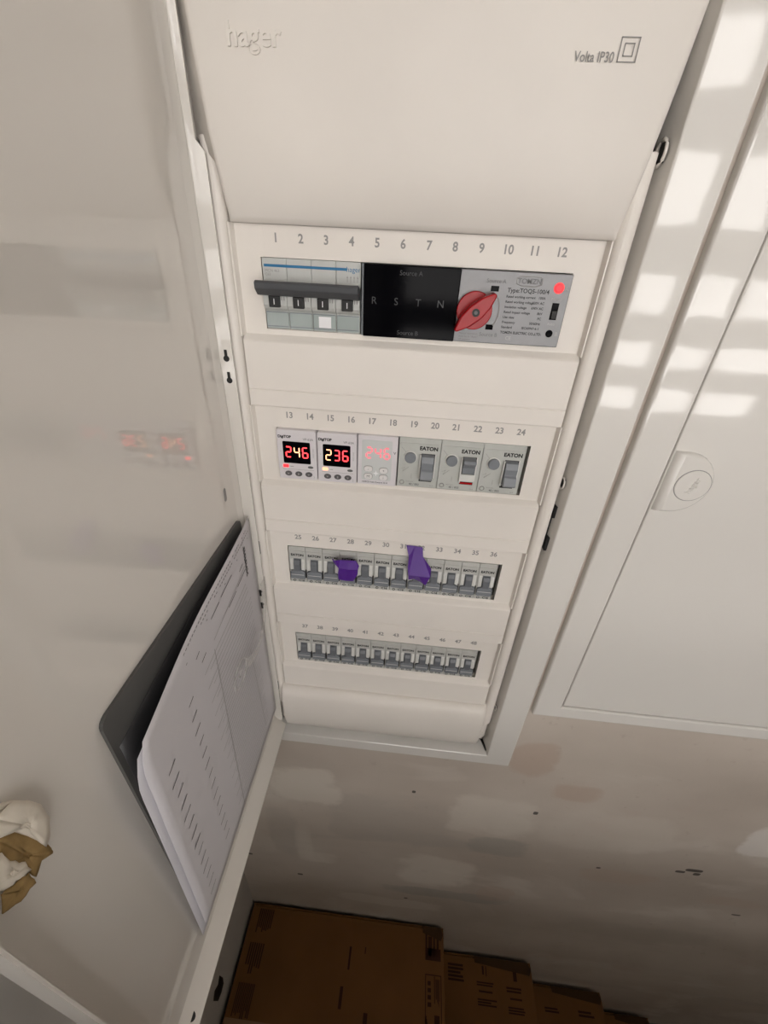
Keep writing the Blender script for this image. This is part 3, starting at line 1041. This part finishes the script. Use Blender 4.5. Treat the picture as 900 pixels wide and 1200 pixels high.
# ---- miniature circuit breakers
def mcb():
    m = Dev('miniature_circuit_breaker', '', 'breaker', 0, 0, 17.4)
    m.part('body', 'mcb', [(.12, 17.28, -1.2, 40, .2, 46.0)], .3)
    m.part('top_ridge', 'mcb', [(.4, 17.0, -1.7, -1.0, 5.0, 5.5)])
    m.add('shoulder', 'mcb_pale', lambda b: [b.prism([(-1.1, 15.0), (-2.0, 16.0), (-3.4, 27.5), (-1.1, 30)], x, x + 3.4, 'x', .25) for x in (1.2, 12.8)])
    m.part('toggle_recess', 'toggle_pale', [(4.7, 12.7, -1.6, -1.0, 14.8, 30)])
    m.add('toggle', 'toggle', lambda b: b.prism([(-1.3, 15.2), (-3.4, 15.8), (-5.6, 19), (-5.8, 28.0), (-1.3, 29)], 5.4, 12.0, 'x', .3))
    hm = m.add('lower_hump', 'toggle_pale', lambda b: (b.prism([(1.0, 30.6), (4.4, 28.8), (6.2, 26.4), (11.2, 26.4), (13.0, 28.8), (16.4, 30.6), (16.4, 39.4), (1.0, 39.4)], -4.2, -1.0, 'y', .7)))
    m.part('hump_edge', 'mcb_pale', [(2.0, 15.4, -4.4, -4.1, 33.6, 34.1)], parent=hm)
    m.part('side_gap', 'dark', [(16.5, 17.35, -2.2, -1.0, 28.6, 39.2)])
    m.part('indicator_window', 'dark', [(10.6, 15.2, -1.5, -1.0, 39.8, 41.6)])
    m.text('maker_print', 'EATON', 3.9, 'dark', 8.7, -1.3, 10.4, bold=.2)
    m.text('rating_print', 'C16', 3.6, 'dark', 11.6, -1.3, 43.9, bold=.14)
    m.add('approval_mark', 'dark', lambda b: b.tube([(4.2 + 1.3 * math.cos(a), -1.25, 43.9 + 1.3 * math.sin(a)) for a in [2 * math.pi * k / 10 for k in range(11)]], .38, 4))
    m.part('frame_line', 'ink_soft', [(7.4, 16.2, -1.3, -1.0, 41.9, 42.1), (7.4, 7.6, -1.3, -1.0, 42.1, 45.6)])
    return m.root


WORDS = ['twenty-five', 'twenty-six', 'twenty-seven', 'twenty-eight', 'twenty-nine'] + ['thirty' + t for t in ('', '-one', '-two', '-three', '-four', '-five', '-six', '-seven', '-eight', '-nine')] \
    + ['forty' + t for t in ('', '-one', '-two', '-three', '-four', '-five', '-six', '-seven', '-eight')]
proto = mcb()
for r in range(2):
    for j in range(12):
        num = WORDS[12 * r + j]
        o = proto if (r == 0 and j == 0) else copy_tree(proto)
        o.location = W(-10.9 + 17.5 * j + 8.75, 0, -261.3 - 125 * r - H0)
        o['label'] = 'grey miniature circuit breaker below the printed number %s' % num
        o['group'] = 'miniature breakers in the third row' if r == 0 else 'miniature breakers in the fourth row'

# ---- purple tape
def tape(label, facets, base):
    t = thing('purple_tape', label, 'tape', W(*base), 'purple tape pieces')
    for nm, pts in facets:
        bb = MB()
        bb.poly([(x - base[0], y - base[1], z - base[2]) for x, y, z in pts])
        part(nm, bb, 'purple', t, solid=.25)
    return t


tape('crumpled purple tape stuck over breaker 28', [
    ('upper_flap', [(43.0, -10.2, -265.7), (51, -10.6, -265.0), (59.6, -9.8, -265.3), (62.6, -9.6, -271.6), (62.0, -12.6, -274.4), (52, -13.2, -274.6), (42.8, -12.8, -274.0)]),
    ('lower_flap', [(42.8, -12.8, -274.0), (52, -13.2, -274.6), (62.0, -12.6, -274.4), (61.5, -11.2, -281.0), (57.0, -10.2, -291.7), (49, -9.8, -292.4), (42.0, -10.0, -291.4), (41.6, -11.2, -282)]),
    ('corner_tab', [(43.0, -10.2, -265.7), (39.5, -13.5, -264.4), (36.4, -14.5, -261.6), (36.8, -11.2, -267.5), (38.0, -8.8, -272.6), (42.8, -12.8, -274.0)])], (50, -10, -292))
tape('purple tape strip hanging from the cover over breaker 32', [
    ('upper_flap', [(107.6, -1.0, -247.2), (116, -.8, -247.4), (123.6, -1.2, -248.0), (124.8, -5.5, -256.3), (133.6, -12.2, -264.8), (133.4, -14.2, -274.0), (122, -15, -274.0), (112.0, -14.2, -274.0), (110.6, -10.0, -266.6), (111.0, -5.2, -258.6)]),
    ('lower_flap', [(112.0, -14.2, -274.0), (122, -15, -274.0), (133.4, -14.2, -274.0), (130.0, -9.4, -289.0), (123.5, -9.0, -284.5), (118, -9.0, -282.2), (112.6, -9.6, -283.4)])], (120, -9, -289))

# ================================================================== CLOSED CABINET ON THE RIGHT
RX0, RX1, RZ0, RZ1 = 276.5, 660, -472, 300
RC = (RX0 + RX1) / 2
rc = thing('closed_cabinet', 'closed glossy white flush cabinet with round latch, beside the open fuse cabinet', 'cabinet', W(RC, WY, RZ0))


def rpart(name, mb, mname, parent=None):
    for v in mb.bm.verts:
        v.co -= Vector((RC, WY, RZ0))
    return part(name, mb, mname, parent or rc)


o = rpart('frame', ring(MB(), RX0, RX1, RZ0, RZ1, 306.5, 630, -452.5, 280, -14.5, WY + .2, -6.4, 2.4), 'paint')
b = MB()
b.rrect(307.6, 628.8, -451.2, 278.8, 1.5, -13.0, -7.3, 1.4)
dr = rpart('door', b, 'paint')
lx0, lz0, lz1 = 309.0, -178.5, -125.5
pts = [(lx0, lz0), (lx0, lz1)]
for k in range(17):
    a = math.radians(90 - k * 180 / 16)
    pts.append((319 + 26.5 * math.cos(a), -152 + 26.5 * math.sin(a)))
bb = bmesh.new()
b = MB()
n = len(pts)
cxp, czp = 324, -152
rows = []
for f, y in ((1.0, -12.9), (.985, -15.4), (.95, -17.2), (.90, -17.9)):
    rows.append([(cxp + (p[0] - cxp) * f + (4.5 * (1 - f) * 10 if p[0] < 310 else 0), y, czp + (p[1] - czp) * f) for p in pts + pts[:1]])
b.grid(rows)
b.poly(rows[-1][:-1])
bb.free()
lt = rpart('latch', b, 'paint', dr)
part('latch_gap', MB().disc(329.5 - RC, -152 - RZ0, 13.9, -18.05 - WY, -17.7 - WY, 32), 'ink_soft', dr)
part('latch_button', MB().disc(329.5 - RC, -152 - RZ0, 13.3, -18.6 - WY, -17.6 - WY, 32, bev=.4), 'paint', dr)
text('embossed_logo', 'hager', 6.6, 'paint', dr, 329.5 - RC, -18.7 - WY, -152 - RZ0, ext=.5, spin=math.radians(72))

# ================================================================== CARDBOARD BOXES AGAINST THE WALL
def carton(label, x0, x1, y0, y1, top, prints, flapx):
    bx_ = ((x0 + x1) / 2, (y0 + y1) / 2)
    t = thing('cardboard_box', label, 'box', W(bx_[0], bx_[1], -FL))
    hw, hd, h = (x1 - x0) / 2, (y1 - y0) / 2, top + FL
    tk = 4
    for (nm, q) in (('side_panel', (-hw, -hw + tk, -hd, hd, 0, h - 3)), ('side_panel', (hw - tk, hw, -hd, hd, 0, h - 3)),
                    ('side_panel', (-hw + tk, hw - tk, hd - tk, hd, 0, h - 3)), ('side_panel', (-hw + tk, hw - tk, -hd, -hd + tk, 0, h - 3)),
                    ('bottom_panel', (-hw + tk, hw - tk, -hd + tk, hd - tk, 0, tk))):
        part(nm, MB().box(*q, 1.2), 'card', t)
    # two long flaps closing the top, meeting under a tape seam; the back flap edge dips a little
    for s in (-1, 1):
        fl = MB()
        ya, yb = (-hd, -2) if s < 0 else (2, hd - 5)
        fl.box(-hw + .5, hw - .5, ya, yb, h - 4, h, 1.2)
        part('top_flap', fl, 'card', t)
    part('seam_tape', MB().box(-hw + 2, hw - 2, -26, 26, h - .2, h + .4), 'tape_brown', t)
    # crushed rear corner of the flap
    part('bent_edge', MB().prism([(hw - flapx, hd - 1), (hw - 8, hd - 1), (hw - 1, hd - 12), (hw - 6, hd - 22), (hw - flapx, hd - 12)], h - 2.5, h + 1.2, 'z', .5), 'card_dark', t)
    for pr in prints:
        b = MB()
        for (xa, xb, ya, yb) in pr:
            b.box(xa - bx_[0], xb - bx_[0], ya - bx_[1], yb - bx_[1], h - .3, h + .35)
        part('print', b, 'card_print', t)
    return t


def bars(x0, x1, y0, y1, n, seed, alongx=False):
    rnd = random.Random(seed)
    out = []
    for i in range(n):
        k0, k1 = i / n, (i + .62) / n
        if alongx:
            out.append((x0, x1 - (x1 - x0) * rnd.uniform(0, .35), y0 + (y1 - y0) * k0, y0 + (y1 - y0) * k1))
        else:
            out.append((x0 + (x1 - x0) * k0, x0 + (x1 - x0) * k1, y0 + (y1 - y0) * rnd.uniform(0, .3), y1))
    return out


p1 = [bars(-140, -108, -62, -22, 8, 1), bars(-144, -112, -122, -76, 7, 2), bars(-146, -112, -182, -134, 10, 3),
      [(222, 226, -62, -22), (222, 254, -66, -60), (228, 236, -60, -30), (239, 242, -60, -26), (246, 250, -52, -26), (226, 254, -60, -48)],
      [(222, 223.5, -190, -86), (253, 254.5, -190, -86), (222, 254, -87.5, -86), (240, 241.5, -125, -88)] + bars(227, 236, -130, -92, 4, 5, True) + bars(243, 251, -128, -92, 6, 6),
      [(222 + 1 * i, 225 + 1 * i, -150 - 4 * i, -142 - 4 * i) for i in range(8)] + [(240, 250, -185, -140)],
      [(64, 68, -96, -62)], [(96, 98, -70, -60)], [(104, 112, -172, -150)], [(54, 60, -150, -120)]]
carton('tallest cardboard box in the corner under the open cabinet', -158, 261, -400, -13, -1250, p1, 45)
p2 = [bars(352, 392, -62, -54, 2, 7, True), bars(352, 396, -92, -80, 3, 8, True), [(366, 370, -44, -30), (374, 376, -46, -30)], [(356, 386, -72, -69)],
      bars(418, 456, -66, -56, 2, 9, True), bars(418, 460, -98, -86, 3, 10, True), [(436, 444, -48, -26)], [(424, 450, -77, -74)], bars(288, 330, -60, -30, 5, 11, True)]
carton('cardboard box with care symbols beside the tallest box', 268, 480, -380, -14, -1400, p2, 130)
carton('lower cardboard box beside the care symbol box', 487, 684, -380, -14, -1550, [bars(540, 580, -60, -50, 2, 12, True), bars(620, 660, -60, -48, 2, 13, True)], 120)
carton('lowest cardboard box at the end of the row along the wall', 691, 860, -380, -14, -1715, [bars(720, 790, -60, -45, 3, 14, True)], 90)
